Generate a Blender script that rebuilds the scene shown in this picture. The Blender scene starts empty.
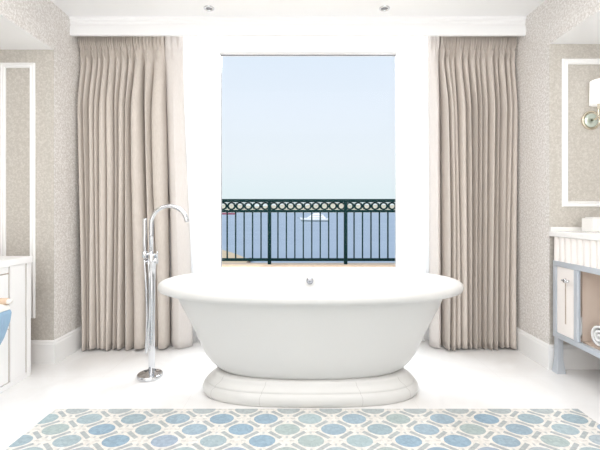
import bpy, bmesh, math, random
from mathutils import Vector, Matrix

PI = math.pi
F = 395.0
VX, VY = 301.0, 212.0
CH = 1.0                     # camera height
random.seed(7)
scn = bpy.context.scene
COL = scn.collection


def X(px, d):
    return (px - VX) * d / F


# ------------------------------------------------------------------ materials
def mat(name, color, rough=0.5, metal=0.0, coat=0.0, spec=0.5, noise=None, bump=None, emit=None):
    m = bpy.data.materials.new(name)
    m.use_nodes = True
    nt = m.node_tree
    b = nt.nodes['Principled BSDF']
    b.inputs['Base Color'].default_value = (*color, 1)
    b.inputs['Roughness'].default_value = rough
    b.inputs['Metallic'].default_value = metal
    b.inputs['Coat Weight'].default_value = coat
    b.inputs['Specular IOR Level'].default_value = spec
    if emit:
        b.inputs['Emission Color'].default_value = (*emit[0], 1)
        b.inputs['Emission Strength'].default_value = emit[1]
    if noise:                       # (scale, colour2, low, high, detail)
        tc = nt.nodes.new('ShaderNodeTexCoord')
        n = nt.nodes.new('ShaderNodeTexNoise')
        n.inputs['Scale'].default_value = noise[0]
        n.inputs['Detail'].default_value = noise[4]
        r = nt.nodes.new('ShaderNodeValToRGB')
        r.color_ramp.elements[0].position = noise[2]
        r.color_ramp.elements[1].position = noise[3]
        r.color_ramp.elements[0].color = (*color, 1)
        r.color_ramp.elements[1].color = (*noise[1], 1)
        nt.links.new(tc.outputs['Object'], n.inputs['Vector'])
        nt.links.new(n.outputs['Fac'], r.inputs['Fac'])
        nt.links.new(r.outputs['Color'], b.inputs['Base Color'])
    if bump:                        # (scale, strength)
        tc = nt.nodes.new('ShaderNodeTexCoord')
        n = nt.nodes.new('ShaderNodeTexNoise')
        n.inputs['Scale'].default_value = bump[0]
        n.inputs['Detail'].default_value = 4
        bp = nt.nodes.new('ShaderNodeBump')
        bp.inputs['Strength'].default_value = bump[1]
        bp.inputs['Distance'].default_value = 0.01
        nt.links.new(tc.outputs['Object'], n.inputs['Vector'])
        nt.links.new(n.outputs['Fac'], bp.inputs['Height'])
        nt.links.new(bp.outputs['Normal'], b.inputs['Normal'])
    return m


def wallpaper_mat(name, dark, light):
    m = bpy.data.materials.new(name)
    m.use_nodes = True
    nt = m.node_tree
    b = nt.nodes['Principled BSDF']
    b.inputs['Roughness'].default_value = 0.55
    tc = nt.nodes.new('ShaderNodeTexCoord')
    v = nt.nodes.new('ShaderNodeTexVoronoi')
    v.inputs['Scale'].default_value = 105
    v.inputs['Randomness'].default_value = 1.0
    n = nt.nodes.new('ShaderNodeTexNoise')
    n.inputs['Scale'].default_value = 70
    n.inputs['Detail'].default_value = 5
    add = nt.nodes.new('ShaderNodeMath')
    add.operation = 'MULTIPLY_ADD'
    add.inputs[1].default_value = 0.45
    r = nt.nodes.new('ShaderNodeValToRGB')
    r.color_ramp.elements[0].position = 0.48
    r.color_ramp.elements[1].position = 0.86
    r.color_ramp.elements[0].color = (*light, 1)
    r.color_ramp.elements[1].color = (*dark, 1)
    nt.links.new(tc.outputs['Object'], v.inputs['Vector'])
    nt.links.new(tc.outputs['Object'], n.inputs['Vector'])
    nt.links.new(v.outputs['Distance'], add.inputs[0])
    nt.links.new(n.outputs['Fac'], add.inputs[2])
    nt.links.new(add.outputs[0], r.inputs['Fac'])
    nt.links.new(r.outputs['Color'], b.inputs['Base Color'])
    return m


def floor_mat():
    m = bpy.data.materials.new('polished_marble')
    m.use_nodes = True
    nt = m.node_tree
    b = nt.nodes['Principled BSDF']
    b.inputs['Roughness'].default_value = 0.12
    tc = nt.nodes.new('ShaderNodeTexCoord')
    n = nt.nodes.new('ShaderNodeTexNoise')
    n.inputs['Scale'].default_value = 2.2
    n.inputs['Detail'].default_value = 8
    n.inputs['Distortion'].default_value = 1.6
    r = nt.nodes.new('ShaderNodeValToRGB')
    r.color_ramp.elements[0].position = 0.35
    r.color_ramp.elements[1].position = 0.6
    r.color_ramp.elements[0].color = (0.83, 0.815, 0.80, 1)
    r.color_ramp.elements[1].color = (0.88, 0.872, 0.865, 1)
    br = nt.nodes.new('ShaderNodeTexBrick')
    br.offset = 0.0
    br.inputs['Scale'].default_value = 1.0
    br.inputs['Brick Width'].default_value = 0.6
    br.inputs['Row Height'].default_value = 0.6
    br.inputs['Mortar Size'].default_value = 0.0012
    br.inputs['Color1'].default_value = (1, 1, 1, 1)
    br.inputs['Color2'].default_value = (1, 1, 1, 1)
    br.inputs['Mortar'].default_value = (0.93, 0.92, 0.91, 1)
    mx = nt.nodes.new('ShaderNodeMix')
    mx.data_type = 'RGBA'
    mx.blend_type = 'MULTIPLY'
    mx.inputs[0].default_value = 1.0
    nt.links.new(tc.outputs['Object'], n.inputs['Vector'])
    nt.links.new(tc.outputs['Object'], br.inputs['Vector'])
    nt.links.new(n.outputs['Fac'], r.inputs['Fac'])
    nt.links.new(r.outputs['Color'], mx.inputs[6])
    nt.links.new(br.outputs['Color'], mx.inputs[7])
    nt.links.new(mx.outputs[2], b.inputs['Base Color'])
    return m


def fabric_mat(name, c1, c2, weave=260, trans=0.0, transp=0.0, rough=0.8):
    m = bpy.data.materials.new(name)
    m.use_nodes = True
    nt = m.node_tree
    b = nt.nodes['Principled BSDF']
    b.inputs['Roughness'].default_value = rough
    b.inputs['Specular IOR Level'].default_value = 0.25
    b.inputs['Sheen Weight'].default_value = 0.15
    tc = nt.nodes.new('ShaderNodeTexCoord')
    mp = nt.nodes.new('ShaderNodeMapping')
    mp.inputs['Scale'].default_value = (weave, weave, weave * 0.12)
    n = nt.nodes.new('ShaderNodeTexNoise')
    n.inputs['Scale'].default_value = 1.0
    n.inputs['Detail'].default_value = 3
    r = nt.nodes.new('ShaderNodeValToRGB')
    r.color_ramp.elements[0].position = 0.3
    r.color_ramp.elements[1].position = 0.7
    r.color_ramp.elements[0].color = (*c1, 1)
    r.color_ramp.elements[1].color = (*c2, 1)
    nt.links.new(tc.outputs['Object'], mp.inputs['Vector'])
    nt.links.new(mp.outputs['Vector'], n.inputs['Vector'])
    nt.links.new(n.outputs['Fac'], r.inputs['Fac'])
    nt.links.new(r.outputs['Color'], b.inputs['Base Color'])
    out = nt.nodes['Material Output']
    last = b.outputs[0]
    if trans:
        t = nt.nodes.new('ShaderNodeBsdfTranslucent')
        t.inputs['Color'].default_value = (*c2, 1)
        mx = nt.nodes.new('ShaderNodeMixShader')
        mx.inputs[0].default_value = trans
        nt.links.new(last, mx.inputs[1])
        nt.links.new(t.outputs[0], mx.inputs[2])
        last = mx.outputs[0]
    if transp:
        t = nt.nodes.new('ShaderNodeBsdfTransparent')
        mx = nt.nodes.new('ShaderNodeMixShader')
        mx.inputs[0].default_value = transp
        nt.links.new(last, mx.inputs[1])
        nt.links.new(t.outputs[0], mx.inputs[2])
        last = mx.outputs[0]
    nt.links.new(last, out.inputs['Surface'])
    return m


def glass_mat():
    m = bpy.data.materials.new('window_glass')
    m.use_nodes = True
    nt = m.node_tree
    nt.nodes.remove(nt.nodes['Principled BSDF'])
    t = nt.nodes.new('ShaderNodeBsdfTransparent')
    t.inputs['Color'].default_value = (0.97, 0.985, 0.98, 1)
    g = nt.nodes.new('ShaderNodeBsdfGlossy')
    g.inputs['Roughness'].default_value = 0.0
    mx = nt.nodes.new('ShaderNodeMixShader')
    mx.inputs[0].default_value = 0.006
    nt.links.new(t.outputs[0], mx.inputs[1])
    nt.links.new(g.outputs[0], mx.inputs[2])
    nt.links.new(mx.outputs[0], nt.nodes['Material Output'].inputs['Surface'])
    return m


def mosaic_mat():
    m = bpy.data.materials.new('mosaic_tesserae')
    m.use_nodes = True
    nt = m.node_tree
    b = nt.nodes['Principled BSDF']
    b.inputs['Roughness'].default_value = 0.2
    a = nt.nodes.new('ShaderNodeVertexColor')
    a.layer_name = 'Col'
    tc = nt.nodes.new('ShaderNodeTexCoord')
    v = nt.nodes.new('ShaderNodeTexVoronoi')
    v.inputs['Scale'].default_value = 85
    hs = nt.nodes.new('ShaderNodeMapRange')
    hs.inputs['To Min'].default_value = 0.88
    hs.inputs['To Max'].default_value = 1.06
    mx = nt.nodes.new('ShaderNodeMix')
    mx.data_type = 'RGBA'
    mx.blend_type = 'MULTIPLY'
    mx.inputs[0].default_value = 1.0
    nt.links.new(tc.outputs['Object'], v.inputs['Vector'])
    sep = nt.nodes.new('ShaderNodeSeparateColor')
    nt.links.new(v.outputs['Color'], sep.inputs[0])
    nt.links.new(sep.outputs[0], hs.inputs['Value'])
    nt.links.new(a.outputs['Color'], mx.inputs[6])
    nt.links.new(hs.outputs[0], mx.inputs[7])
    nt.links.new(mx.outputs[2], b.inputs['Base Color'])
    return m


def sea_mat():
    m = bpy.data.materials.new('calm_sea')
    m.use_nodes = True
    nt = m.node_tree
    b = nt.nodes['Principled BSDF']
    b.inputs['Roughness'].default_value = 0.55
    b.inputs['Specular IOR Level'].default_value = 0.2
    tc = nt.nodes.new('ShaderNodeTexCoord')
    mp = nt.nodes.new('ShaderNodeMapping')
    mp.inputs['Scale'].default_value = (0.004, 0.03, 1)
    n = nt.nodes.new('ShaderNodeTexNoise')
    n.inputs['Scale'].default_value = 1.0
    n.inputs['Detail'].default_value = 6
    r = nt.nodes.new('ShaderNodeValToRGB')
    r.color_ramp.elements[0].position = 0.35
    r.color_ramp.elements[1].position = 0.65
    r.color_ramp.elements[0].color = (0.335, 0.40, 0.475, 1)
    r.color_ramp.elements[1].color = (0.375, 0.44, 0.51, 1)
    nt.links.new(tc.outputs['Object'], mp.inputs['Vector'])
    nt.links.new(mp.outputs['Vector'], n.inputs['Vector'])
    nt.links.new(n.outputs['Fac'], r.inputs['Fac'])
    nt.links.new(r.outputs['Color'], b.inputs['Base Color'])
    return m


M = dict(
    paint=mat('white_ceiling_paint', (0.91, 0.91, 0.915), 0.6, noise=(1.5, (0.92, 0.92, 0.92), 0.3, 0.7, 2)),
    trim=mat('white_satin_trim', (0.90, 0.90, 0.895), 0.35, noise=(3, (0.915, 0.915, 0.91), 0.3, 0.7, 2)),
    frame=mat('white_window_frame', (0.93, 0.93, 0.93), 0.35, noise=(3, (0.95, 0.95, 0.95), 0.3, 0.7, 2)),
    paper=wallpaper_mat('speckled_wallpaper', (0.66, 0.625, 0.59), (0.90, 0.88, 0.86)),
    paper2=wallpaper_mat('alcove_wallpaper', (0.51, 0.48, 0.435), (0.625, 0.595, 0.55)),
    floor=floor_mat(),
    mosaic=mosaic_mat(),
    enamel=mat('white_enamel', (0.665, 0.662, 0.65), 0.38, coat=0.04, noise=(2, (0.675, 0.672, 0.66), 0.3, 0.7, 2)),
    stone=mat('white_plinth_stone', (0.655, 0.65, 0.63), 0.3, noise=(6, (0.68, 0.675, 0.66), 0.35, 0.65, 6)),
    chrome=mat('polished_chrome', (0.66, 0.67, 0.69), 0.06, 1.0),
    steel=mat('dark_chrome', (0.42, 0.43, 0.46), 0.12, 1.0),
    nickel=mat('brushed_nickel', (0.72, 0.66, 0.55), 0.22, 1.0),
    curtain=fabric_mat('beige_curtain_cloth', (0.565, 0.507, 0.455), (0.635, 0.58, 0.53)),
    lit_lining=fabric_mat('lit_lining_cloth', (0.76, 0.715, 0.68), (0.81, 0.77, 0.74), trans=0.15),  # leading edge cloth, paled so its colour carries the window light
    sheer=fabric_mat('white_sheer_cloth', (0.92, 0.92, 0.92), (0.95, 0.95, 0.95), weave=400, trans=0.5, transp=0.08),
    rail=mat('dark_green_iron', (0.002, 0.018, 0.020), 0.6, spec=0.08, noise=(30, (0.003, 0.024, 0.024), 0.3, 0.7, 3)),
    curb=mat('pale_balcony_stone', (0.62, 0.47, 0.34), 0.8, noise=(12, (0.68, 0.52, 0.38), 0.3, 0.7, 4)),
    sea=sea_mat(),
    sand=mat('pale_sand', (0.62, 0.46, 0.28), 0.9, noise=(0.4, (0.68, 0.52, 0.34), 0.3, 0.7, 5)),
    shore=mat('hazy_far_shore', (0.62, 0.53, 0.39), 1.0, noise=(0.006, (0.50, 0.53, 0.37), 0.5, 0.7, 5)),
    boat=mat('white_boat_hull', (0.95, 0.95, 0.94), 0.5, noise=(0.3, (0.97, 0.97, 0.96), 0.3, 0.7, 2)),
    boatwin=mat('grey_boat_windows', (0.50, 0.49, 0.50), 0.4, noise=(0.5, (0.6, 0.58, 0.58), 0.3, 0.7, 2)),
    boatline=mat('dark_waterline', (0.22, 0.27, 0.31), 0.5, noise=(0.5, (0.27, 0.32, 0.35), 0.3, 0.7, 2)),
    red=mat('dull_red_hull', (0.33, 0.09, 0.14), 0.6, noise=(0.1, (0.38, 0.12, 0.16), 0.3, 0.7, 2)),
    timber=mat('dark_timber', (0.13, 0.08, 0.05), 0.7, noise=(2, (0.2, 0.12, 0.07), 0.3, 0.7, 4)),
    cream=mat('cream_lacquer', (0.86, 0.81, 0.775), 0.35, noise=(4, (0.88, 0.835, 0.80), 0.3, 0.7, 3)),
    whitewood=mat('white_lacquer', (0.91, 0.905, 0.90), 0.3, noise=(4, (0.925, 0.92, 0.915), 0.3, 0.7, 3)),
    inner=mat('pink_beige_lining', (0.70, 0.585, 0.50), 0.5, noise=(5, (0.74, 0.63, 0.55), 0.3, 0.7, 4)),
    bluegrey=mat('blue_grey_metal', (0.57, 0.62, 0.68), 0.28, 0.35, noise=(8, (0.63, 0.67, 0.72), 0.3, 0.7, 3)),
    marble=mat('white_marble_top', (0.88, 0.87, 0.85), 0.15, noise=(6, (0.80, 0.79, 0.765), 0.55, 0.75, 8)),
    groove=mat('taupe_groove', (0.46, 0.37, 0.30), 0.6, noise=(8, (0.52, 0.43, 0.36), 0.3, 0.7, 3)),
    bluecloth=fabric_mat('blue_upholstery', (0.26, 0.40, 0.55), (0.31, 0.46, 0.61), weave=180),
    creamcloth=fabric_mat('cream_upholstery', (0.82, 0.80, 0.76), (0.87, 0.85, 0.81), weave=180),
    wood=mat('pale_oak', (0.58, 0.42, 0.30), 0.45, noise=(14, (0.66, 0.5, 0.37), 0.3, 0.7, 6)),
    darkcap=mat('dark_end_cap', (0.18, 0.12, 0.08), 0.5, noise=(20, (0.25, 0.17, 0.12), 0.3, 0.7, 3)),
    towel=mat('white_terry', (0.88, 0.88, 0.87), 0.95, bump=(260, 0.6), noise=(60, (0.92, 0.92, 0.91), 0.3, 0.7, 3)),
    shade=mat('white_lamp_shade', (0.9, 0.9, 0.89), 0.6, noise=(30, (0.93, 0.93, 0.92), 0.3, 0.7, 3), emit=((1, 0.98, 0.95), 0.35)),
    mirror=mat('green_tinted_glass', (0.62, 0.70, 0.64), 0.08, 0.6),
    dlgrey=mat('grey_downlight_glass', (0.30, 0.30, 0.31), 0.2, 0.4),
    glass=glass_mat(),
)


# ------------------------------------------------------------------ mesh helpers
def obj(name, bm, m, parent=None, smooth=False, bevel=0.0, bseg=2, loc=None):
    me = bpy.data.meshes.new(name)
    bmesh.ops.recalc_face_normals(bm, faces=bm.faces[:])
    bm.to_mesh(me)
    bm.free()
    o = bpy.data.objects.new(name, me)
    COL.objects.link(o)
    for mm in (m if isinstance(m, (list, tuple)) else [m]):
        me.materials.append(mm)
    if smooth:
        for p in me.polygons:
            p.use_smooth = True
    if bevel:
        b = o.modifiers.new('bevel', 'BEVEL')
        b.width = bevel
        b.segments = bseg
        b.limit_method = 'ANGLE'
        b.angle_limit = math.radians(40)
    if parent is not None:
        o.parent = parent
        o.matrix_parent_inverse = parent_inv(parent)
    return o


def parent_inv(p):
    # parts are modelled in world coordinates: only a top-level Empty carries a location
    return Matrix.Translation(-p.location) if p.parent is None else Matrix.Identity(4)


def thing(name, label, cat, loc, group=None):
    o = bpy.data.objects.new(name, None)
    COL.objects.link(o)
    o.location = loc
    o.empty_display_size = 0.05
    o['label'] = label
    o['category'] = cat
    if group:
        o['group'] = group
    return o


def tag(o, label, cat, group=None):
    o['label'] = label
    o['category'] = cat
    if group:
        o['group'] = group
    return o


def struct(name, bm, m, label=None, **k):
    o = obj(name, bm, m, **k)
    o['kind'] = 'structure'
    if label:
        o['label'] = label
        o['category'] = label.split()[-1]
    return o


def box(bm, x0, x1, y0, y1, z0, z1, mi=0):
    vs = [bm.verts.new(p) for p in ((x0, y0, z0), (x1, y0, z0), (x1, y1, z0), (x0, y1, z0),
                                    (x0, y0, z1), (x1, y0, z1), (x1, y1, z1), (x0, y1, z1))]
    for q in ((0, 3, 2, 1), (4, 5, 6, 7), (0, 1, 5, 4), (1, 2, 6, 5), (2, 3, 7, 6), (3, 0, 4, 7)):
        f = bm.faces.new([vs[i] for i in q])
        f.material_index = mi
    return vs


def bx(*a):
    bm = bmesh.new()
    box(bm, *a)
    return bm


def loft(bm, rings, cap0=True, cap1=True, closed=True):
    vr = [[bm.verts.new(p) for p in r] for r in rings]
    n = len(vr[0])
    for a, b in zip(vr[:-1], vr[1:]):
        for i in range(n if closed else n - 1):
            j = (i + 1) % n
            bm.faces.new((a[i], a[j], b[j], b[i]))
    if cap0:
        bm.faces.new(vr[0][::-1])
    if cap1:
        bm.faces.new(vr[-1])
    return vr


def tube(bm, pts, r, n=12, caps=True):
    pts = [Vector(p) for p in pts]
    rr = r if isinstance(r, (list, tuple)) else [r] * len(pts)
    rings = []
    up = None
    for i, p in enumerate(pts):
        t = (pts[min(i + 1, len(pts) - 1)] - pts[max(i - 1, 0)]).normalized()
        if up is None:
            up = Vector((0, 1, 0)) if abs(t.y) < 0.9 else Vector((1, 0, 0))
        u = (up - t * up.dot(t)).normalized()
        w = t.cross(u)
        up = u
        rings.append([p + (u * math.cos(2 * PI * k / n) + w * math.sin(2 * PI * k / n)) * rr[i] for k in range(n)])
    loft(bm, rings, caps, caps)


def lathe(bm, prof, c=(0, 0, 0), n=32, axis='z'):
    rings = []
    for r, h in prof:
        ring = []
        for k in range(n):
            a = 2 * PI * k / n
            if axis == 'z':
                ring.append((c[0] + r * math.cos(a), c[1] + r * math.sin(a), c[2] + h))
            elif axis == 'y':
                ring.append((c[0] + r * math.cos(a), c[1] + h, c[2] + r * math.sin(a)))
            else:
                ring.append((c[0] + h, c[1] + r * math.cos(a), c[2] + r * math.sin(a)))
        rings.append(ring)
    loft(bm, rings)


def superring(cx, cy, a, b, z, e, n=96):
    r = []
    for k in range(n):
        t = 2 * PI * k / n
        c, s = math.cos(t), math.sin(t)
        r.append((cx + a * math.copysign(abs(c) ** (2 / e), c), cy + b * math.copysign(abs(s) ** (2 / e), s), z))
    return r


def frame_rect(bm, x0, x1, z0, z1, w, y0, y1):
    """moulding rectangle standing in the XZ plane"""
    prof = [(0, y1), (0, y0 + 0.006), (w * 0.2, y0), (w * 0.38, y0 + 0.005), (w * 0.62, y0 + 0.005), (w * 0.8, y0), (w, y0 + 0.006), (w, y1)]
    rings = []
    for inset, y in prof:
        rings.append([(x0 + inset, y, z0 + inset), (x1 - inset, y, z0 + inset), (x1 - inset, y, z1 - inset), (x0 + inset, y, z1 - inset)])
    vr = [[bm.verts.new(p) for p in r] for r in rings]
    for a, b in zip(vr, vr[1:] + vr[:1]):
        for i in range(4):
            j = (i + 1) % 4
            bm.faces.new((a[i], a[j], b[j], b[i]))


# ================================================================== SETTING
XL, XR = -1.632, 1.586          # window bay side walls
XLO, XRO = -2.20, 2.20          # outer walls of the alcoves
DL, DR = 2.61, 2.522             # alcove end walls
YB = 3.10                       # window wall, room face
YF = -1.7                       # wall behind the camera
ZC = 2.376                      # ceiling
ZS = 2.072                      # lowered alcove ceilings

bm = bmesh.new()
box(bm, XLO - .1, XRO + .1, YF - .1, YB + .25, -0.12, 0.0)
struct('floor', bm, M['floor'])

# mosaic panel let into the floor
MX0, MX1, MY0, MY1 = -1.245, 1.405, 0.35, 2.005
bm = bmesh.new()
lay = bm.loops.layers.float_color.new('Col')


def poly(pts, col, z):
    pts = [(min(max(x, MX0), MX1), min(max(y, MY0), MY1)) for x, y in pts]
    ar = sum(pts[i][0] * pts[(i + 1) % len(pts)][1] - pts[(i + 1) % len(pts)][0] * pts[i][1] for i in range(len(pts)))
    if abs(ar) < 1e-5:
        return
    out = []
    for p in pts:
        if not out or (abs(p[0] - out[-1][0]) + abs(p[1] - out[-1][1])) > 1e-6:
            out.append(p)
    if len(out) < 3:
        return
    f = bm.faces.new([bm.verts.new((x, y, z)) for x, y in out])
    for l in f.loops:
        l[lay] = (*col, 1)


def lin(r, g, b):
    f = lambda c: ((c / 255 + 0.055) / 1.055) ** 2.4 if c > 10 else c / 255 / 12.92
    return (f(r), f(g), f(b))


vs = box(bm, MX0, MX1, MY0, MY1, 0.0002, 0.0012)
for f in bm.faces:
    for l in f.loops:
        l[lay] = (*lin(228, 225, 219), 1)
PX, PY = 0.213, 0.184
BL = [(156, 177, 191), (148, 173, 191), (167, 184, 191), (172, 186, 186), (162, 178, 195), (169, 187, 192), (158, 177, 186), (175, 186, 193)]
GREY = lin(176, 184, 186)
for r in range(-1, 20):
    cy = 1.908 + 0.092 - r * 0.092
    off = 0.0435 + (PX / 2 if r % 2 == 0 else 0)
    for c in range(-8, 9):
        cx = off + c * PX
        if cx < MX0 - .1 or cx > MX1 + .1:
            continue
        col = lin(*random.choice(BL)) if cy < 1.99 else GREY
        pts = []
        for k in range(24):
            t = 2 * PI * k / 24
            cc, ss = math.cos(t), math.sin(t)
            pts.append((cx + 0.058 * math.copysign(abs(cc) ** 1.1, cc), cy + 0.047 * math.copysign(abs(ss) ** 0.95, ss)))
        poly(pts, col, 0.0014)
        for sx in (-1, 1):            # slim bars between diagonal neighbours
            mx_, my_ = cx + sx * PX / 4, cy - PY / 4
            ux, uy = 0.078 * PX / 0.2815 / .757, sx * 0.078 * PY / 0.2815 / .757
            ux, uy = ux * 0.36, uy * 0.38
            nx, ny = -uy / math.hypot(ux, uy) * 0.0098, ux / math.hypot(ux, uy) * 0.0098
            poly([(mx_ - ux - nx, my_ - uy - ny), (mx_ + ux - nx, my_ + uy - ny), (mx_ + ux + nx, my_ + uy + ny), (mx_ - ux + nx, my_ - uy + ny)], lin(176, 182, 183), 0.0014)
        for s in (-1, 1):             # ticks at the crossings
            poly([(cx + s * .072, cy - .004), (cx + s * .092, cy - .004), (cx + s * .092, cy + .004), (cx + s * .072, cy + .004)], lin(205, 204, 200), 0.0014)
            poly([(cx - .005, cy + s * .056), (cx + .005, cy + s * .056), (cx + .005, cy + s * .072), (cx - .005, cy + s * .072)], lin(196, 200, 200), 0.0014)
struct('floor_mosaic', bm, M['mosaic'], 'pale blue and white trellis mosaic panel in the marble floor')

bm = bmesh.new()
box(bm, XLO - .1, XRO + .1, YF - .1, YB + .25, 2.55, 2.65)
box(bm, XL - .02, XR + .02, YF, 2.80, ZC, 2.55)
struct('ceiling', bm, M['paint'])
# lowered ceilings above the alcoves: wallpapered cheek, painted soffit
for (x0, x1, d, cheek) in ((XLO - .05, XL, DL + .02, XL), (XR, XRO + .05, DR + .02, XR)):
    bm = bmesh.new()
    box(bm, x0, x1, YF, d - .02, ZS, 2.55)
    for f in bm.faces:
        if abs(f.calc_center_median().x - cheek) < 1e-4:
            f.material_index = 1
    struct('ceiling_alcove', bm, [M['paint'], M['paper']])

# left wall: bay return + alcove end wall + outer wall
bm = bmesh.new()
box(bm, XLO - .1, XL, DL, YB + .2, 0, 2.55)
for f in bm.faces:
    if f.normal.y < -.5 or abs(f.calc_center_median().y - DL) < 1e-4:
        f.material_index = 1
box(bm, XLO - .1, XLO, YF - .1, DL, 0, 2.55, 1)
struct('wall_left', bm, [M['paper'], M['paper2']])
bm = bmesh.new()
box(bm, XR, XRO + .1, DR, YB + .2, 0, 2.55)
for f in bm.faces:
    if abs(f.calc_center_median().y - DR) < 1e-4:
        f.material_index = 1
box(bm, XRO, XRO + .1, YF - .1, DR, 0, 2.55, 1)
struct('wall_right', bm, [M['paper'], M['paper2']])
struct('wall_front', bx(XLO - .1, XRO + .1, YF - .1, YF, 0, 2.55), M['paint'])

# window wall with opening; side lights stand behind the sheers
WX0, WX1, WZ0, WZ1 = X(176, YB), X(437, YB), 0.54, 2.375
bm = bmesh.new()
box(bm, XL, WX0, YB, YB + .2, 0, 2.55)
box(bm, WX1, XR, YB, YB + .2, 0, 2.55)
box(bm, WX0, WX1, YB, YB + .2, 0, WZ0)
box(bm, WX0, WX1, YB, YB + .2, WZ1, 2.55)
struct('wall_back', bm, M['frame'])
y0, y1 = YB + .001, YB + .10
IX0, IX1 = X(222, y1), X(395.3, y1)
IZ0, IZ1 = CH - (267.5 - VY) * y1 / F, CH - (56.5 - VY) * y1 / F
FX0, FX1 = X(213.5, YB), X(402, YB)
wf = bmesh.new()
box(wf, FX0, IX0, y0, y1, WZ0, WZ1)
box(wf, IX1, FX1, y0, y1, WZ0, WZ1)
box(wf, WX0, WX0 + .05, y0, y1, WZ0, WZ1)
box(wf, WX1 - .05, WX1, y0, y1, WZ0, WZ1)
for xa, xb in ((WX0 + .05, FX0), (IX0, IX1), (FX1, WX1 - .05)):
    box(wf, xa, xb, y0, y1, WZ0, IZ0)
    box(wf, xa, xb, y0, y1, IZ1 if xa == IX0 else WZ1 - .03, WZ1)
win = struct('window_1', wf, M['frame'])
win['label'] = 'tall white framed picture window looking over the sea'
win['category'] = 'window'
g = bmesh.new()
gx = .004
frame_y = (y0 + .062, y0 + .076)
for xa, xb in ((IX0 - .006, IX0 + gx), (IX1 - gx, IX1 + .006)):
    box(g, xa, xb, *frame_y, IZ0, IZ1)
box(g, IX0 + gx, IX1 - gx, *frame_y, IZ1 - gx, IZ1 + .006)
obj('gasket', g, M['dlgrey'], win)
for xa, xb in ((WX0 + .05, FX0), (IX0, IX1), (FX1, WX1 - .05)):
    g = bmesh.new()
    v = [g.verts.new(p) for p in ((xa, y0 + .07, IZ0), (xb, y0 + .07, IZ0), (xb, y0 + .07, IZ1 if xa == IX0 else WZ1 - .03), (xa, y0 + .07, IZ1 if xa == IX0 else WZ1 - .03))]
    g.faces.new(v)
    obj('pane', g, M['glass'], win)

# stepped pelmet / cornice hiding the curtain track
PZ = 2.248
bm = bmesh.new()
prof = [(2.806, ZC + .02), (2.780, ZC + .02), (2.780, ZC - .012), (2.788, ZC - .018), (2.788, 2.338), (2.794, 2.330), (2.794, 2.318), (2.786, 2.312),
        (2.786, PZ + .008), (2.789, PZ), (2.806, PZ)]
loft(bm, [[(x, y, z) for y, z in prof] for x in (XL, XR)])
struct('trim_1', bm, M['paint'], 'stepped white cornice hiding the curtain track')
bpy.data.objects['trim_1']['category'] = 'cornice'


# baseboards
def skirting(name, pts):
    """pts: floor path of the wall face, room side to the left of travel"""
    prof = [(0, 0), (.016, 0), (.016, .128), (.012, .136), (.012, .146), (.006, .154), (0, .154)]
    bm = bmesh.new()
    P = [Vector((p[0], p[1], 0)) for p in pts]
    rings = []
    for i, p in enumerate(P):
        ns = []
        if i > 0:
            t = (P[i] - P[i - 1]).normalized()
            ns.append(Vector((-t.y, t.x, 0)))
        if i < len(P) - 1:
            t = (P[i + 1] - P[i]).normalized()
            ns.append(Vector((-t.y, t.x, 0)))
        n = ns[0] if len(ns) == 1 else (ns[0] + ns[1]) / (1 + ns[0].dot(ns[1]))
        rings.append([p + n * a + Vector((0, 0, h)) for a, h in prof])
    loft(bm, rings)
    return struct(name, bm, M['trim'])


skirting('baseboard_left', [(XL, YB), (XL, DL), (XLO, DL), (XLO, YF)][::-1] and [(XLO, YF), (XLO, DL), (XL, DL), (XL, YB)][::-1])
skirting('baseboard_right', [(XRO, YF), (XRO, DR), (XR, DR), (XR, YB)])
skirting('baseboard_back', [(XR, YB), (XL, YB)])

# panel mouldings
k = DL / F
bm = bmesh.new()
frame_rect(bm, X(1, DL), X(35.5, DL), CH - (318 - VY) * k, CH - (63 - VY) * k, .034, DL - .014, DL)
o = struct('trim_2', bm, M['trim'], 'tall narrow white panel moulding on the left alcove wall')
o['category'] = 'moulding'
k = DR / F
bm = bmesh.new()
frame_rect(bm, X(561.7, DR), 2.13, CH - (207 - VY) * k, CH - (59 - VY) * k, .036, DR - .014, DR)
o = struct('trim_3', bm, M['trim'], 'white panel moulding around the wall lamp')
o['category'] = 'moulding'

# ================================================================== BATHTUB
TX, TY, TZ = X(310.3, 2.25), 2.25, 0.62
tub = thing('bathtub', 'white oval freestanding bathtub with rolled rim on a moulded plinth in front of the window', 'bathtub', (TX, TY, 0))
E = 2.25
out = [  # (a, b, z) outside, bottom to top
    (.455, .160, .116), (.492, .178, .119), (.526, .196, .138), (.560, .211, .168), (.590, .226, .208), (.616, .241, .26), (.643, .257, .322),
    (.671, .275, .38), (.697, .294, .43), (.721, .312, .476), (.740, .329, .52), (.750, .340, .548),
    (.765, .355, .557), (.80, .376, .558), (.825, .392, .5605), (.840, .402, .567), (.848, .408, .578), (.850, .410, .590), (.846, .407, .604), (.834, .399, .614), (.815, .385, .6195),
    (.79, .367, .620), (.775, .355, .617), (.762, .345, .609), (.750, .335, .595), (.725, .315, .54), (.695, .292, .48), (.650, .258, .40), (.605, .228, .31),
    (.555, .195, .24), (.48, .155, .205), (.40, .11, .192), (.2, .05, .188)]
bm = bmesh.new()
loft(bm, [superring(TX, TY, a, b, z, E, 128) for a, b, z in out])
body = obj('tub_shell', bm, M['enamel'], tub, smooth=True)
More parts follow.
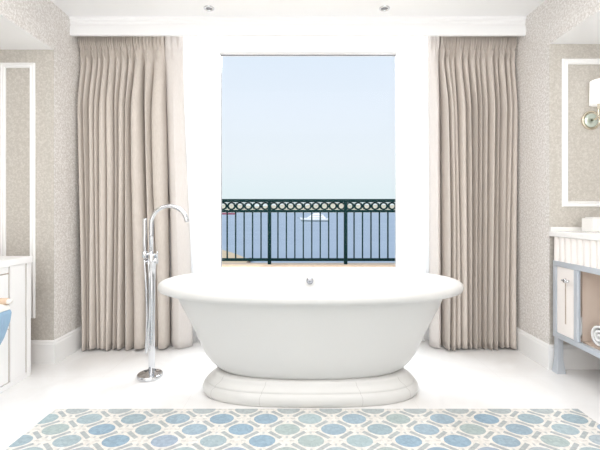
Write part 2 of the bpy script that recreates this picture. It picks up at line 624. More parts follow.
# plinth built of mitred lengths of moulded stone
pl = [(.44, .15, .0), (.585, .232, .0), (.592, .237, .004), (.600, .243, .018), (.603, .245, .034), (.599, .242, .050), (.590, .236, .060),
      (.580, .229, .064), (.578, .228, .067), (.580, .229, .070), (.573, .224, .077), (.556, .214, .087), (.542, .206, .098), (.536, .203, .110), (.531, .200, .116), (.520, .195, .1185), (.44, .15, .1185)]
bm = bmesh.new()
loft(bm, [superring(TX, TY, a, b, z, 2.7, 128) for a, b, z in pl])
plinth = obj('plinth', bm, M['stone'], tub, smooth=True)
# joints of the plinth
JM = mat('grey_joint', (0.5, 0.49, 0.47), .7)
for px in (-.53, -.265, .262, .525):
    bm = bmesh.new()
    cols_ = []
    for aa, bb, z in pl[2:-2]:
        q = []
        for dx in (-.0011, .0011):
            xx = px * (aa / .60) + dx
            yy = -bb * (1 - min(abs(xx) / aa, .9999) ** 2.7) ** (1 / 2.7) - .0006
            q.append(bm.verts.new((TX + xx, TY + yy, z)))
        cols_.append(q)
    for a, b in zip(cols_[:-1], cols_[1:]):
        bm.faces.new((a[0], a[1], b[1], b[0]))
    obj('joint', bm, JM, plinth)
# overflow cover on the inner back wall and waste at the bottom
ov = bmesh.new()
lathe(ov, [(.001, -.012), (.014, -.012), (.020, -.008), (.022, 0), (.022, .016)], (X(309.8, 2.55), TY + .297, .556), 24, 'y')
ovo = obj('overflow_cover', ov, M['steel'], tub, smooth=True)
ov = bmesh.new()
tube(ov, [(X(309.8, 2.55) - .010, TY + .284, .560), (X(309.8, 2.55) + .010, TY + .284, .560)], .005, 8)
obj('overflow_slot', ov, M['dlgrey'], ovo)
dr = bmesh.new()
lathe(dr, [(.001, .004), (.02, .004), (.033, 0), (.034, -.006)], (TX, TY, .192), 24)
obj('waste_plug', dr, M['chrome'], tub, smooth=True)

# ================================================================== BATH MIXER
MD = 2.394
mx0 = X(150, MD)
PM = F / MD
zz = lambda py: CH - (py - VY) / PM
mixer = thing('bath_mixer', 'freestanding chrome bath mixer with arched spout and hand shower beside the tub', 'tap', (mx0, MD, 0))
b = bmesh.new()
lathe(b, [(.001, 0), (.072, 0), (.075, .003), (.075, .018), (.072, .023), (.03, .026), (.024, .03), (.001, .03)], (mx0, MD, 0), 40)
obj('floor_flange', b, M['chrome'], mixer, smooth=True, bevel=.002)
b = bmesh.new()
cx = X(151.7, MD)
lathe(b, [(.001, .02), (.019, .02), (.019, .32), (.021, .55), (.024, .70), (.025, .735), (.020, .748), (.001, .75)], (cx, MD, 0), 24)
obj('column', b, M['chrome'], mixer, smooth=True, bevel=.002)
b = bmesh.new()
sx = X(151.2, MD)
R = (187 - 151.2) / 2 / PM
zc = zz(206) - R
pts = [(sx, MD, .72), (sx, MD, zc - .06), (sx, MD, zc)]
for i in range(1, 25):
    a = PI - PI * i / 24 * 0.97
    pts.append((sx + R + R * math.cos(a), MD, zc + R * math.sin(a)))
tube(b, pts, [.0125] * 2 + [.0125] * (len(pts) - 2), 16)
obj('spout', b, M['chrome'], mixer, smooth=True)
b = bmesh.new()
hx = X(145.4, MD)
lathe(b, [(.001, zz(259)), (.007, zz(258.5)), (.009, zz(252)), (.0115, zz(236)), (.0115, zz(220)), (.010, zz(218.6)), (.001, zz(218.4))], (hx, MD - .012, 0), 16)
hs = obj('hand_shower', b, M['chrome'], mixer, smooth=True)
b = bmesh.new()
tube(b, [(hx, MD - .012, zz(254)), (sx, MD, zz(254))], .009, 12)
lathe(b, [(.010, zz(258)), (.0155, zz(257.5)), (.0155, zz(251.5)), (.010, zz(251))], (hx, MD - .012, 0), 16)
obj('shower_holder', b, M['chrome'], mixer, smooth=True)
b = bmesh.new()
tube(b, [(cx - .03, MD, zz(261)), (cx + .038, MD, zz(261))], .017, 20)
vb = obj('valve_body', b, M['chrome'], mixer, smooth=True)
b = bmesh.new()
tube(b, [(cx + .034, MD - .005, zz(261)), (cx + .036, MD - .012, zz(256)), (cx + .045, MD - .03, zz(251))], [.007, .006, .005], 10)
obj('lever', b, M['chrome'], vb, smooth=True)
b = bmesh.new()
hp = []
for i in range(41):
    t = i / 40
    # flexible hose hanging close to the column and coming back up
    if t < .5:
        s = t / .5
        hp.append((hx - .002 + .014 * math.sin(s * PI * .9) + .012 * s, MD - .012 - .022 * s, zz(259) - .56 * s))
    else:
        s = (t - .5) / .5
        hp.append((hx + .018 + .016 * math.sin(s * PI) + .008 * s, MD - .036 + .016 * s, zz(259) - .56 + .02 * math.sin(PI * min(1, s * 4) ) * -1 + .55 * s))
tube(b, hp, .0065, 10)
obj('hose', b, M['chrome'], mixer, smooth=True)

# ================================================================== CURTAINS
CD = 2.885


def smooth(a, b, t):
    t = min(max((t - a) / (b - a), 0), 1)
    return t * t * (3 - 2 * t)


def curtain_piece(top, bot, zt, zb, amp, d, i0, i1, seed, nz=64, per=18, header=True, lead=0):
    rnd = random.Random(seed)
    nf = len(top) - 1
    depth = [amp * rnd.uniform(.7, 1.15) for _ in range(nf)]
    skew = [rnd.choice((-1, 1)) * rnd.uniform(.3, 1.0) for _ in range(nf)]
    slit = [rnd.uniform(.15, 1.0) for _ in range(nf + 1)]
    slit[0] = slit[-1] = .05
    sway = [rnd.uniform(-1, 1) for _ in range(nf + 1)]
    ph = [rnd.uniform(0, 6.28) for _ in range(nf + 1)]
    hem = [rnd.uniform(-.006, .014) for _ in range(nf)]
    bm = bmesh.new()
    rows = []
    for r in range(nz + 1):
        q = r / nz
        qq = q ** 1.5 if header else q             # denser near the heading
        z = zt + (zb - zt) * qq
        drop = (2.215 - z)
        row = []
        w = smooth(0.0, 1.0, qq)
        vpx = [top[j] + (bot[j] - top[j]) * w + (sway[j] * 1.3 * math.sin(qq * 5 + ph[j]) * (0 < j < nf)) for j in range(nf + 1)]
        for j in range(i0, i1):
            for s in range(per + (1 if j == i1 - 1 else 0)):
                t = s / per
                t = t - .10 * math.sin(2 * PI * t) / (PI) if header else t
                bump = math.sin(PI * t)
                bump = bump ** 0.62
                if header:
                    hdr = smooth(-.02, .035, drop)           # 0 above the pinch .. 1 below
                    pinch = math.exp(-((drop - .055) / .028) ** 2)
                    big = depth[j] * (.25 + .75 * smooth(.02, .5, drop)) * (1 + .10 * math.sin(qq * 4 + ph[j]))
                    small = depth[j] * .5 * (abs(math.sin(3 * PI * t)) ** .8)
                    f = big * bump
                    f = f * (1 - .0 * pinch) + pinch * depth[j] * .35 * math.exp(-((t - .5) / .14) ** 2)
                    f = f * hdr + small * (1 - hdr)
                    cut = slit[j] * math.exp(-(t / .095) ** 2) + slit[j + 1] * math.exp(-((1 - t) / .095) ** 2)
                    f -= .105 * cut * smooth(-.03, .25, drop) * (.75 + .25 * math.sin(qq * 6 + ph[j]))
                    narrow = pinch * .55
                else:
                    f = depth[j] * bump
                    narrow = 0
                tt = t + skew[j] * .15 * math.sin(2 * PI * t) * smooth(.05, .6, drop if header else 1)
                tt = tt + (0.5 - tt) * narrow * (1 - abs(2 * t - 1)) * .9
                px = vpx[j] + (vpx[j + 1] - vpx[j]) * tt
                zed = z + (hem[j] * bump if r == nz else 0)
                row.append(bm.verts.new((X(px, d), d - f + .035, max(zed, .004))))
        rows.append(row)
    for a, b_ in zip(rows[:-1], rows[1:]):
        for i in range(len(a) - 1):
            bm.faces.new((a[i], a[i + 1], b_[i + 1], b_[i]))
    return bm


LT = [78, 83.5, 90, 96, 100, 107, 114, 119.5, 126, 133, 142, 152, 163.5, 181.5]
LB = [85, 89.5, 94, 99, 103, 109, 113.5, 119, 125, 134, 147, 157, 168, 191]
RT = [429.5, 441, 446.5, 451.5, 456.5, 464, 470, 477, 482, 488, 496, 500.5, 507, 512, 517.5]
RB = [431, 444, 449, 454, 460, 466, 472, 476.5, 481, 486, 491, 497, 503, 509, 515]
for nm, tp, bt, main, lead, lab, seed in (
        ('left', LT, LB, (0, 12), (12, 13), 'beige pinch pleated floor length curtain left of the window', 11),
        ('right', RT, RB, (1, 14), (0, 1), 'beige pinch pleated floor length curtain right of the window', 23)):
    root = thing('curtain', lab, 'curtain', (X((tp[0] + tp[-1]) / 2, CD), CD, 0))
    p = obj('pleated_cloth', curtain_piece(tp, bt, 2.33, .012, .10, CD, *main, seed), M['curtain'], root, smooth=True)
    q = obj('leading_edge', curtain_piece(tp, bt, 2.33, .012, .062, CD, *lead, seed), M['lit_lining'], root, smooth=True)
    q['label'] = 'leading edge with painted-in window light on its lining'
    for o in (p, q):
        s = o.modifiers.new('thickness', 'SOLIDIFY')
        s.thickness = .003
SD = 3.0
for a, b_, lab, seed in ((176, 217.5, 'white sheer curtain hanging between the left beige curtain and the window', 5),
                         (397, 436, 'white sheer curtain hanging between the window and the right beige curtain', 6)):
    n = 9
    v = [a + (b_ - a) * i / n for i in range(n + 1)]
    o = obj('sheer_curtain', curtain_piece(v, v, 2.36, 
                                           .012, .016, SD, 0, n, seed, nz=30, per=8, header=False), M['sheer'], smooth=True)
    tag(o, lab, 'sheer curtain')

# ================================================================== DOWNLIGHTS
for px, lab in ((209, 'small round recessed ceiling downlight near the left curtain'), (384.5, 'small round recessed ceiling downlight near the right curtain')):
    d = 2.665
    t = thing('downlight', lab, 'downlight', (X(px, d), d, ZC), 'recessed ceiling downlights')
    b = bmesh.new()
    lathe(b, [(.036, .004), (.036, -.003), (.032, -.007), (.024, -.007), (.022, -.001), (.022, .004)], (X(px, d), d, ZC), 28)
    obj('bezel', b, M['chrome'], t, smooth=True)
    b = bmesh.new()
    lathe(b, [(.001, -.003), (.0225, -.002), (.0225, .004)], (X(px, d), d, ZC), 20)
    obj('lens', b, M['dlgrey'], t, smooth=True)

# ================================================================== RIGHT WASH STAND
VF = 1.562      # front plane
VY1 = 2.452     # far end
VY0 = 1.05      # near end (out of frame)
van = thing('washstand', 'white marble topped washstand with reeded apron and blue grey metal frame', 'washstand', (1.85, 1.75, 0))
b = bmesh.new()
box(b, 1.552, 2.170, VY0 - .02, 2.478, .846, .880)
obj('countertop', b, M['marble'], van, bevel=.006, bseg=3)
b = bmesh.new()
box(b, 1.556, 2.170, 2.462, 2.478, .8802, .905)
obj('backsplash', b, M['marble'], van, bevel=.002)
# reeded apron
b = bmesh.new()
prof = []
w = .0515
n = int((VY1 - VY0) / w)
for i in range(n):
    for s in range(7):
        t = s / 7
        prof.append((VF + .012 - .014 * math.sin(PI * t) ** .6, VY1 - (i + t) * w))
prof.append((VF + .012, VY1 - n * w))
prof += [(2.15, VY1 - n * w), (2.15, VY1)]
loft(b, [[(x, y, z) for x, y in prof] for z in (.697, .8458)])
obj('reeded_apron', b, M['cream'], van)
# metal frame
b = bmesh.new()
for (xa, xb) in ((VF, VF + .03), (2.12, 2.15)):
    box(b, xa, xb, VY0, VY1, .664, .6968)
    box(b, xa, xb, VY0, VY1, .222, .252)
    for ya in (VY1 - .03, 2.232, VY0):
        box(b, xa, xb, ya, ya + .03, .252, .664)
for ya in (VY0, VY1 - .03):
    box(b, VF + .03, 2.12, ya, ya + .03, .222, .252)
    box(b, VF + .03, 2.12, ya, ya + .03, .664, .6968)
obj('metal_frame', b, M['bluegrey'], van, bevel=.002)
for xc in (VF + .021, 2.13):
    for yc in (VY0 + .021, VY1 - .026):
        lg = bmesh.new()
        rings = []
        for hw, z in ((.027, 0), (.027, .006), (.0175, .083), (.0175, .222)):
            rings.append([(xc - hw, yc - hw, z), (xc + hw, yc - hw, z), (xc + hw, yc + hw, z), (xc - hw, yc + hw, z)])
        loft(lg, rings)
        obj('leg', lg, M['bluegrey'], van, bevel=.0015)
# cupboard door beside the far leg
b = bmesh.new()
box(b, VF + .006, VF + .022, 2.265, 2.419, .2535, .6625)
dr = obj('door', b, M['cream'], van, bevel=.002)
b = bmesh.new()
fx = VF + .0055
for (ya, yb, za, zb) in ((2.335, 2.345, .325, .600),):
    box(b, fx - .0005, fx + .004, ya, yb, za, zb)
obj('door_groove', b, M['groove'], dr)
b = bmesh.new()
lathe(b, [(.001, -.030), (.010, -.030), (.013, -.026), (.012, -.018), (.006, -.012), (.006, .002)], (VF + .006, 2.312, .590), 20, 'x')
tube(b, [(VF - .016, 2.284, .590), (VF - .016, 2.340, .590)], .006, 12)
obj('knob', b, M['chrome'], dr, smooth=True)
# open compartment
b = bmesh.new()
box(b, 2.10, 2.118, VY0 + .03, 2.232, .252, .664)
box(b, VF + .012, 2.10, 2.246, 2.258, .252, .664)
box(b, VF + .03, 2.10, VY0 + .03, VY0 + .042, .252, .664)
obj('cabinet_lining', b, M['inner'], van)
b = bmesh.new()
for i in range(6):
    xa = VF + .046 + i * .089
    box(b, xa, xa + .083, VY0 + .042, 2.246, .236, .251)
obj('shelf', b, M['inner'], van, bevel=.001)
b = bmesh.new()
box(b, VF + .034, VF + .042, VY0 + .03, 2.232, .240, .254)
obj('shelf_rail', b, M['groove'], van)
b = bmesh.new()
box(b, VF + .010, VF + .020, 2.219, 2.231, .253, .663)
obj('chrome_strip', b, M['chrome'], van)

# rolled towel on the open shelf
b = bmesh.new()
rings = []
tyc, tzc, tr = 2.132, .2515 + .062, .062
prof = []
for i in range(120):
    a = i / 119 * 2 * PI * 2.6
    prof.append((a, .010 + (.052) * i / 119))
inner = [(tyc + r * math.cos(a + .3), tzc + r * math.sin(a + .3)) for a, r in prof]
outer = [(tyc + (r + .0125 * (r / .062)) * math.cos(a + .3) * .94, tzc + min((r + .0125 * (r / .062)) * .94, .062) * math.sin(a + .3)) for a, r in prof]
vs = []
for x in (VF + .046, VF + .051, VF + .38, VF + .385):
    vs.append([b.verts.new((x, y, z)) for y, z in outer])
for a_, c_ in zip(vs[:-1], vs[1:]):
    for i in range(len(a_) - 1):
        b.faces.new((a_[i], a_[i + 1], c_[i + 1], c_[i]))
to = obj('rolled_towel', b, M['towel'], smooth=True)
s = to.modifiers.new('thickness', 'SOLIDIFY')
s.thickness = .012
s.offset = -1
tag(to, 'rolled white towel lying on the open washstand shelf', 'towel')

van.location += Vector((.023, .035, 0))
to.location = (.023, .035, 0)

# white box standing on the counter against the wall
b = bmesh.new()
bxx = X(585.5, 2.42)
box(b, bxx, bxx + .20, 2.36, 2.455, .8805, .963)
bo = thing('tissue_box', 'small white lidded box standing on the washstand counter below the wall lamp', 'box', (bxx + .1, 2.41, .88))
obj('box_body', b, M['marble'], bo, bevel=.004)
b = bmesh.new()
box(b, bxx + .012, bxx + .188, 2.372, 2.443, .963, .969)
obj('lid', b, M['marble'], bo, bevel=.002)

# wall lamp
SX, SZ = X(597.5, 2.46), CH - (118 - VY) * 2.45 / F
la = thing('wall_lamp', 'wall lamp with white drum shade and round metal back plate above the washstand', 'wall lamp', (SX, DR, SZ))
b = bmesh.new()
lathe(b, [(.001, 0), (.059, 0), (.061, -.006), (.059, -.013), (.053, -.015), (.050, -.010), (.001, -.010)], (SX, DR, SZ), 48, 'y')
pl_ = obj('back_plate', b, M['nickel'], la, smooth=True, bevel=.001)
b = bmesh.new()
lathe(b, [(.001, -.0105), (.001, -.015), (.042, -.015), (.045, -.0105)], (SX, DR, SZ), 48, 'y')
obj('glass_disc', b, M['mirror'], pl_, smooth=True)
b = bmesh.new()
tube(b, [(SX, DR - .01, SZ), (SX, DR - .05, SZ), (SX, DR - .066, SZ + .012), (SX, DR - .07, SZ + .03), (SX, DR - .07, SZ + .10)], .007, 12)
obj('arm', b, M['nickel'], la, smooth=True)
b = bmesh.new()
z0, z1 = CH - (104 - VY) * 2.452 / F, CH - (80.5 - VY) * 2.452 / F
lathe(b, [(.055, z0), (.059, z0), (.056, z1), (.052, z1)], (SX + .014, DR - .07, 0), 40)
obj('lamp_shade', b, M['shade'], la, smooth=True)

# ================================================================== LEFT DRESSING TABLE
DF = -1.652
DY1 = 2.425
dt = thing('dressing_table', 'white dressing table with pale top and drawer fronts at the left edge', 'dressing table', (-1.9, 1.8, 0))
b = bmesh.new()
box(b, -2.185, DF + .002, .85, DY1 + .005, .690, .730)
obj('table_top', b, M['whitewood'], dt, bevel=.004, bseg=3)
b = bmesh.new()
box(b, -2.18, DF - .016, 1.55, DY1, 0, .6898)
obj('carcass', b, M['groove'], dt)
b = bmesh.new()
box(b, DF - .0155, DF - .006, 2.392, DY1, .0, .6896)          # end stile
box(b, DF - .0155, DF - .006, 2.254, 2.378, .03, .6896)       # fixed panel
box(b, DF - .0155, DF - .006, 1.55, 2.240, .655, .6896)       # rail above drawers
box(b, DF - .0155, DF - .006, 1.55, 2.388, 0, .03)
for z in (.492, .344):
    box(b, DF - .0155, DF - .008, 1.56, 2.2462, z - .008, z + .008)
obj('front_panel', b, M['whitewood'], dt, bevel=.0015)
for z0, z1 in ((.502, .648), (.354, .482), (.036, .334)):
    b = bmesh.new()
    box(b, DF - .015, DF - .005, 1.58, 2.2385, z0, z1)
    d = obj('drawer', b, M['whitewood'], dt, bevel=.002)
    b = bmesh.new()
    tube(b, [(DF + .012, 1.84, (z0 + z1) / 2), (DF + .012, 1.98, (z0 + z1) / 2)], .006, 10)
    for y in (1.86, 1.96):
        tube(b, [(DF - .006, y, (z0 + z1) / 2), (DF + .012, y, (z0 + z1) / 2)], .004, 8)
    obj('handle', b, M['nickel'], d, smooth=True)
b = bmesh.new()
box(b, -2.18, DF - .006, .87, .91, 0, .6898)
obj('side_panel', b, M['whitewood'], dt, bevel=.002)

# stool with wooden bars, cream seat and blue skirt
SY = 2.02
sxr = X(10.3, SY)
zst = lambda py: CH - (py - VY) * SY / F
st = thing('dressing_stool', 'blue upholstered stool with cream seat and wooden bar before the dressing table', 'stool', (sxr - .09, SY - .2, 0))
st_x0 = DF + .03
# blue body: tapering down, curved side
b = bmesh.new()
rings = []
for z, ins in ((.14, .125), (.20, .085), (.28, .050), (.36, .022), (.44, .004), (zst(313), 0.0), (zst(310), .003)):
    rings.append([(x, y, z) for x, y in ((st_x0 + ins * .1, SY + .01 - ins), (sxr - ins, SY + .01 - ins), (sxr - ins, SY - .42 + ins), (st_x0 + ins * .1, SY - .42 + ins))])
loft(b, rings)
obj('skirt', b, M['bluecloth'], st, bevel=.012, bseg=3)
b = bmesh.new()
rings = []
for z, ins in ((zst(310), .004), (zst(309), 0), (zst(305), .003), (zst(303), .018)):
    rings.append([(st_x0 + ins, SY + .008 - ins, z), (sxr - .004 - ins, SY + .008 - ins, z), (sxr - .004 - ins, SY - .418 + ins, z), (st_x0 + ins, SY - .418 + ins, z)])
loft(b, rings)
obj('seat', b, M['creamcloth'], st, bevel=.008, bseg=3)
for yy in (SY - .01, SY - .40):
    b = bmesh.new()
    tube(b, [(st_x0 + .002, yy, zst(301)), (sxr - .006, yy, zst(301))], .0175, 16)
    bar = obj('wooden_bar', b, M['wood'], st, smooth=True)
    b = bmesh.new()
    tube(b, [(sxr - .006, yy, zst(301)), (sxr + .012, yy, zst(301))], .013, 14)
    obj('bar_tip', b, M['creamcloth'], bar, smooth=True)
for xx in (st_x0 + .03, sxr - .14):
    for yy in (SY - .13, SY - .28):
        b = bmesh.new()
        tube(b, [(xx, yy, 0), (xx, yy, .15)], [.011, .015], 12)
        obj('leg', b, M['wood'], st, smooth=True)

# ================================================================== BALCONY + SEA
RD = 5.5
KR = RD / F
rz = lambda py: CH - (py - VY) * KR
bm = bmesh.new()
box(bm, -3.2, 3.4, YB + .2, RD + .16, -.3, 0)
box(bm, -3.2, 3.4, RD - .10, RD + .16, 0, rz(264.2))
struct('balcony_floor', bm, M['curb'], 'pale stone balcony floor and curb')
bpy.data.objects['balcony_floor']['category'] = 'balcony'

rl = thing('balcony_railing', 'dark green iron balcony railing with a frieze of rings outside the window', 'railing', (X(307.5, RD), RD, rz(264.2)))
P0, P1 = X(269.5, RD), X(345.6, RD)
pitch = P1 - P0
RX0, RX1 = P0 - pitch * 2.0 - .02, P1 + pitch * 2.0 + .02
for (za, zb, hw, nm) in ((rz(202.2), rz(199), .032, 'top_rail'), (rz(212.4), rz(209.8), .022, 'middle_rail'), (rz(261), rz(258.2), .022, 'bottom_rail')):
    obj(nm, bx(RX0, RX1, RD - hw, RD + hw, za, zb), M['rail'], rl, bevel=.006)
for k in range(-2, 4):
    pxx = P0 + pitch * k
    obj('post', bx(pxx - .024, pxx + .024, RD - .024, RD + .024, rz(264.2), rz(200)), M['rail'], rl, bevel=.003)
NB = 9
for k in range(-2, 3):
    for i in range(1, NB):
        xx = P0 + pitch * (k + i / NB)
        obj('baluster', bx(xx - .009, xx + .009, RD - .009, RD + .009, rz(259), rz(210.5)), M['rail'], rl)
    for i in range(NB):
        xx = P0 + pitch * (k + (i + .5) / NB)
        b = bmesh.new()
        zc_ = (rz(202.2) + rz(209.8)) / 2
        rr = (rz(202.2) - rz(209.8)) / 2
        rings = []
        nseg = 24
        for s in range(nseg):
            a = 2 * PI * s / nseg
            rings.append([(xx + (rr + dr_) * math.cos(a), RD + dy, zc_ + (rr + dr_) * math.sin(a)) for dr_, dy in ((.003, -.008), (-.018, -.008), (-.018, .008), (.003, .008))])
        vr = [[b.verts.new(p) for p in r] for r in rings]
        for s in range(nseg):
            a_, c_ = vr[s], vr[(s + 1) % nseg]
            for q in range(4):
                b.faces.new((a_[q], a_[(q + 1) % 4], c_[(q + 1) % 4], c_[q]))
        ring = obj('frieze_ring', b, M['rail'], rl)
        # small cross link between neighbouring rings
        xe = xx + pitch / NB / 2
        b = bmesh.new()
        for sg in (-1, 1):
            tube(b, [(xe - .020, RD, zc_ - sg * .040), (xe, RD, zc_), (xe + .020, RD, zc_ + sg * .040)], .010, 6)
        obj('cross_link', b, M['rail'], ring)

ZSEA = -12.0
H = CH - ZSEA
bm = bmesh.new()
v = [bm.verts.new(p) for p in ((-9000, 9, ZSEA), (9000, 9, ZSEA), (9000, 14000, ZSEA), (-9000, 14000, ZSEA))]
bm.faces.new(v)
struct('sea', bm, M['sea'], 'calm pale blue sea')


def sea_pt(px, py, lift=0):
    d = F * H / (py - VY)
    return (X(px, d), d, ZSEA + lift)


bm = bmesh.new()
outl = [(120, 246), (180, 247), (205, 248), (222, 250), (232, 253), (240, 256), (247, 259), (250, 261), (249, 264), (246, 268), (244, 275), (120, 275)]
top_ = [bm.verts.new(sea_pt(a, c, .15)) for a, c in outl]
bot_ = [bm.verts.new(sea_pt(a, c, -.3)) for a, c in outl]
bm.faces.new(top_)
for i in range(len(outl)):
    j = (i + 1) % len(outl)
    bm.faces.new((top_[i], top_[j], bot_[j], bot_[i]))
struct('shore', bm, M['sand'], 'pale sandy shore running into the sea beyond the railing')
bpy.data.objects['shore']['category'] = 'shore'
b = bmesh.new()
tube(b, [sea_pt(250.2, 260.8, .5), sea_pt(249, 263, .5), sea_pt(246.6, 266.5, .5)], .32, 8)
for py_, px_ in ((260.8, 250.2), (262.5, 249.3), (264, 248.2), (266, 246.9)):
    p0 = sea_pt(px_, py_, -.4)
    tube(b, [p0, (p0[0], p0[1], p0[2] + 1.2)], .3, 8)
tag(obj('groyne', b, M['timber']), 'short dark timber groyne at the tip of the sandy shore', 'groyne')

# far low coast
bm = bmesh.new()
n = 120
rows = []
rn = random.Random(3)
hs_ = [max(8, 82 + 12 * math.sin(i * .21) + 8 * math.sin(i * .57 + 1) + rn.uniform(-6, 6)) * 1.25 for i in range(n + 1)]
for lay_, (yy, k_) in enumerate(((9000, 0), (9400, .55), (10000, 1.0), (11000, 0))):
    rows.append([bm.verts.new((-7000 + 14000 * i / n, yy + 120 * math.sin(i * .9), ZSEA - 2 + hs_[i] * 1.9 * k_)) for i in range(n + 1)])
for a_, c_ in zip(rows[:-1], rows[1:]):
    for i in range(n):
        bm.faces.new((a_[i], a_[i + 1], c_[i + 1], c_[i]))
struct('far_coast', bm, M['shore'], 'hazy low coast on the horizon', smooth=True)
bpy.data.objects['far_coast']['category'] = 'coast'

# motor yacht, bow to the left
yd = F * H / (221.6 - VY)
ym = yd / F                     # metres per pixel there
yx = X(313.5, yd)
ya = thing('motor_yacht', 'white motor yacht with stepped decks lying on the sea', 'yacht', (yx, yd, ZSEA))


def ship_hull(bm, x0, x1, y, z0, z1, beam, bow):
    """plan outline from bow (x0) to stern (x1); bow rakes forward at the deck"""
    rings = []
    for t, (bow_x, zz_, bw) in enumerate(((x0 + bow, z0, .7), (x0 + bow * .45, (z0 + z1) / 2, .92), (x0, z1, 1.0))):
        L = x1 - bow_x
        r = []
        for s, w_ in ((0, .02), (.08, .35), (.2, .68), (.38, .95), (.6, 1), (1, .86)):
            r.append((bow_x + L * s, y - beam / 2 * w_ * bw, zz_ + (.06 * (z1 - z0) * 6 * (1 - s) ** 3 if t == 2 else 0)))
        r2 = [(p[0], 2 * y - p[1], p[2]) for p in r[::-1]]
        rings.append(r + r2)
    loft(bm, rings)


x0, x1 = yx - 14 * ym, yx + 14.5 * ym
b = bmesh.new()
ship_hull(b, x0, x1, yd, ZSEA + .9 * ym, ZSEA + 3.2 * ym, 6.5 * ym, 3.2 * ym)
hull = obj('hull', b, M['boat'], ya)
b = bmesh.new()
ship_hull(b, x0 + 1.2 * ym, x1 - .1, yd, ZSEA - .8, ZSEA + 1.3 * ym, 6.0 * ym, 1.4 * ym)
obj('waterline_band', b, M['boatline'], ya)


def deck(nm, xa, xb, z0, z1, beam, rake0, rake1, m):
    b = bmesh.new()
    loft(b, [[(xa, yd - beam / 2, z0), (xb, yd - beam / 2, z0), (xb, yd + beam / 2, z0), (xa, yd + beam / 2, z0)],
             [(xa + rake0, yd - beam / 2, z1), (xb - rake1, yd - beam / 2, z1), (xb - rake1, yd + beam / 2, z1), (xa + rake0, yd + beam / 2, z1)]])
    return obj(nm, b, m, ya, bevel=.15)


z = ZSEA
d1 = deck('main_deck_house', yx - 7.2 * ym, yx + 12 * ym, z + 3.0 * ym, z + 5.0 * ym, 4.6 * ym, 2.4 * ym, .3 * ym, M['boat'])
d2 = deck('upper_deck_house', yx - 4.2 * ym, yx + 10.5 * ym, z + 5.0 * ym, z + 7.0 * ym, 4.0 * ym, 2.0 * ym, 1.0 * ym, M['boat'])
d3 = deck('flybridge', yx - 1.0 * ym, yx + 7 * ym, z + 7.0 * ym, z + 8.4 * ym, 3.2 * ym, 1.4 * ym, 1.6 * ym, M['boat'])
for dd, xa, xb, zz0, beam in ((d1, -4.8, 9.6, 3.6, 4.66), (d2, -2.2, 8.8, 5.7, 4.06)):
    b = bmesh.new()
    box(b, yx + xa * ym, yx + xb * ym, yd - beam / 2 * ym, yd + beam / 2 * ym, z + zz0 * ym, z + (zz0 + .65) * ym)
    obj('window_band', b, M['boatwin'], dd)
b = bmesh.new()
tube(b, [(x0 + .5 * ym, yd, z + 3.3 * ym), (x0 - 2.2 * ym, yd, z + 3.9 * ym)], .35, 8)
obj('bowsprit', b, M['boatline'], ya)
b = bmesh.new()
tube(b, [(yx + 4.5 * ym, yd, z + 8.2 * ym), (yx + 5.2 * ym, yd, z + 10.6 * ym)], .3, 8)
tube(b, [(yx + 3.9 * ym, yd, z + 9.4 * ym), (yx + 5.9 * ym, yd, z + 9.4 * ym)], .25, 8)
obj('mast', b, M['boat'], ya)

# red hulled boat far left
sd = F * H / (214.6 - VY)
sm = sd / F
rx = X(227, sd)
rb = thing('red_boat', 'low dark red hulled boat far out at the left of the window', 'boat', (rx, sd, ZSEA))
b = bmesh.new()
ship_hull(b, rx - 9 * sm, rx + 8.5 * sm, sd, ZSEA - 1, ZSEA + 1.7 * sm, 3 * sm, -1.5 * sm)
obj('hull', b, M['red'], rb)
b = bmesh.new()
box(b, rx - 7 * sm, rx - 1.5 * sm, sd - sm, sd + sm, ZSEA + 1.7 * sm, ZSEA + 3.0 * sm)
box(b, rx - 6 * sm, rx - 3 * sm, sd - .8 * sm, sd + .8 * sm, ZSEA + 3.0 * sm, ZSEA + 3.9 * sm)
obj('cabin', b, M['boat'], rb)

# ================================================================== CAMERA, LIGHT, WORLD
cam = bpy.data.cameras.new('camera')
cam.lens = F / 600 * 36
cam.sensor_width = 36
cam.sensor_fit = 'HORIZONTAL'
cam.shift_x = -(VX - 300) / 600
cam.shift_y = -(225 - VY) / 600
cam.clip_start = 0.05
cam.clip_end = 40000
co = bpy.data.objects.new('camera', cam)
co.location = (0, 0, CH)
co.rotation_euler = (PI / 2, 0, 0)
COL.objects.link(co)
scn.camera = co


def area(name, loc, rot, sx_, sy_, power, col=(1, 1, 1)):
    l = bpy.data.lights.new(name, 'AREA')
    l.shape = 'RECTANGLE'
    l.size, l.size_y = sx_, sy_
    l.energy = power
    l.color = col
    o = bpy.data.objects.new(name, l)
    o.location = loc
    o.rotation_euler = rot
    COL.objects.link(o)
    return o


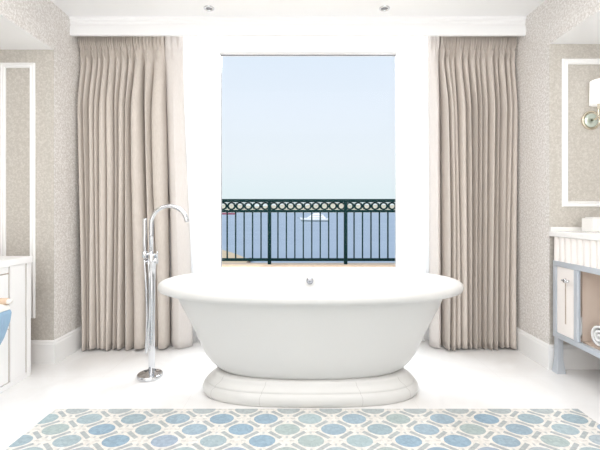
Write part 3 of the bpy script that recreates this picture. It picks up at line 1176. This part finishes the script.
area('ceiling_fill', (0, .75, 2.34), (0, 0, 0), 2.6, 2.4, 40, (1, .995, .995))  # added unseen lamp overhead, mimics light bounced around the room
area('room_fill', (0, -1.6, 1.25), (PI / 2, 0, 0), 3.6, 2.0, 20, (1, .995, .995))  # added fill behind the camera, stands in for bounced room light
for sx_ in (-1, 1):
    area('alcove_softlight', (sx_ * 1.92, .55, 2.06), (0, 0, 0), .4, 1.6, 6, (1, .99, .98))
area('pelmet_fill', (0, 2.93, 2.52), (math.radians(12), 0, 0), 2.4, .08, 3.5, (1, .995, .99))  # unseen lamp added behind the cornice to whiten the window head
area('upward_fill', (0, -.7, 1.0), (PI, 0, 0), 2.6, 1.2, 27, (1, .995, .995))  # unseen lamp added to brighten the ceilings from below
area('sky_glow_fill', (X(308.5, 4.0), 4.3, 3.4), (math.radians(-52), 0, 0), 3.2, 1.6, 260, (.96, .98, 1))  # unseen area lamp added outside to simulate stronger sky glow

sun = bpy.data.lights.new('sun', 'SUN')
sun.energy = 2.6
sun.angle = .01
sun.color = (1, .97, .92)
so = bpy.data.objects.new('sun', sun)
so.rotation_euler = Vector((.5, .6, -.62)).to_track_quat('-Z', 'Y').to_euler()
so.location = (0, -5, 20)
COL.objects.link(so)

w = bpy.data.worlds.new('sky')
scn.world = w
w.use_nodes = True
nt = w.node_tree
bg = nt.nodes['Background']
tc = nt.nodes.new('ShaderNodeTexCoord')
sp = nt.nodes.new('ShaderNodeSeparateXYZ')
rp = nt.nodes.new('ShaderNodeValToRGB')
cr = rp.color_ramp
cr.elements[0].position = 0.0
cr.elements[0].color = (*lin(236, 243, 247), 1)
cr.elements[1].position = 1.0
cr.elements[1].color = (*lin(150, 190, 240), 1)
for pos, c in ((.03, (228, 242, 247)), (.12, (236, 244, 251)), (.26, (234, 243, 255)), (.38, (228, 240, 255))):
    e = cr.elements.new(pos)
    e.color = (*lin(*c), 1)
nt.links.new(tc.outputs['Generated'], sp.inputs[0])
nt.links.new(sp.outputs['Z'], rp.inputs['Fac'])
nt.links.new(rp.outputs['Color'], bg.inputs['Color'])
bg.inputs['Strength'].default_value = 1.0

scn.view_settings.view_transform = 'Standard'
scn.view_settings.look = 'None'
scn.view_settings.exposure = 0.0
scn.view_settings.gamma = 1.0
scn.cycles.max_bounces = 12
scn.cycles.diffuse_bounces = 6
scn.cycles.transparent_max_bounces = 12
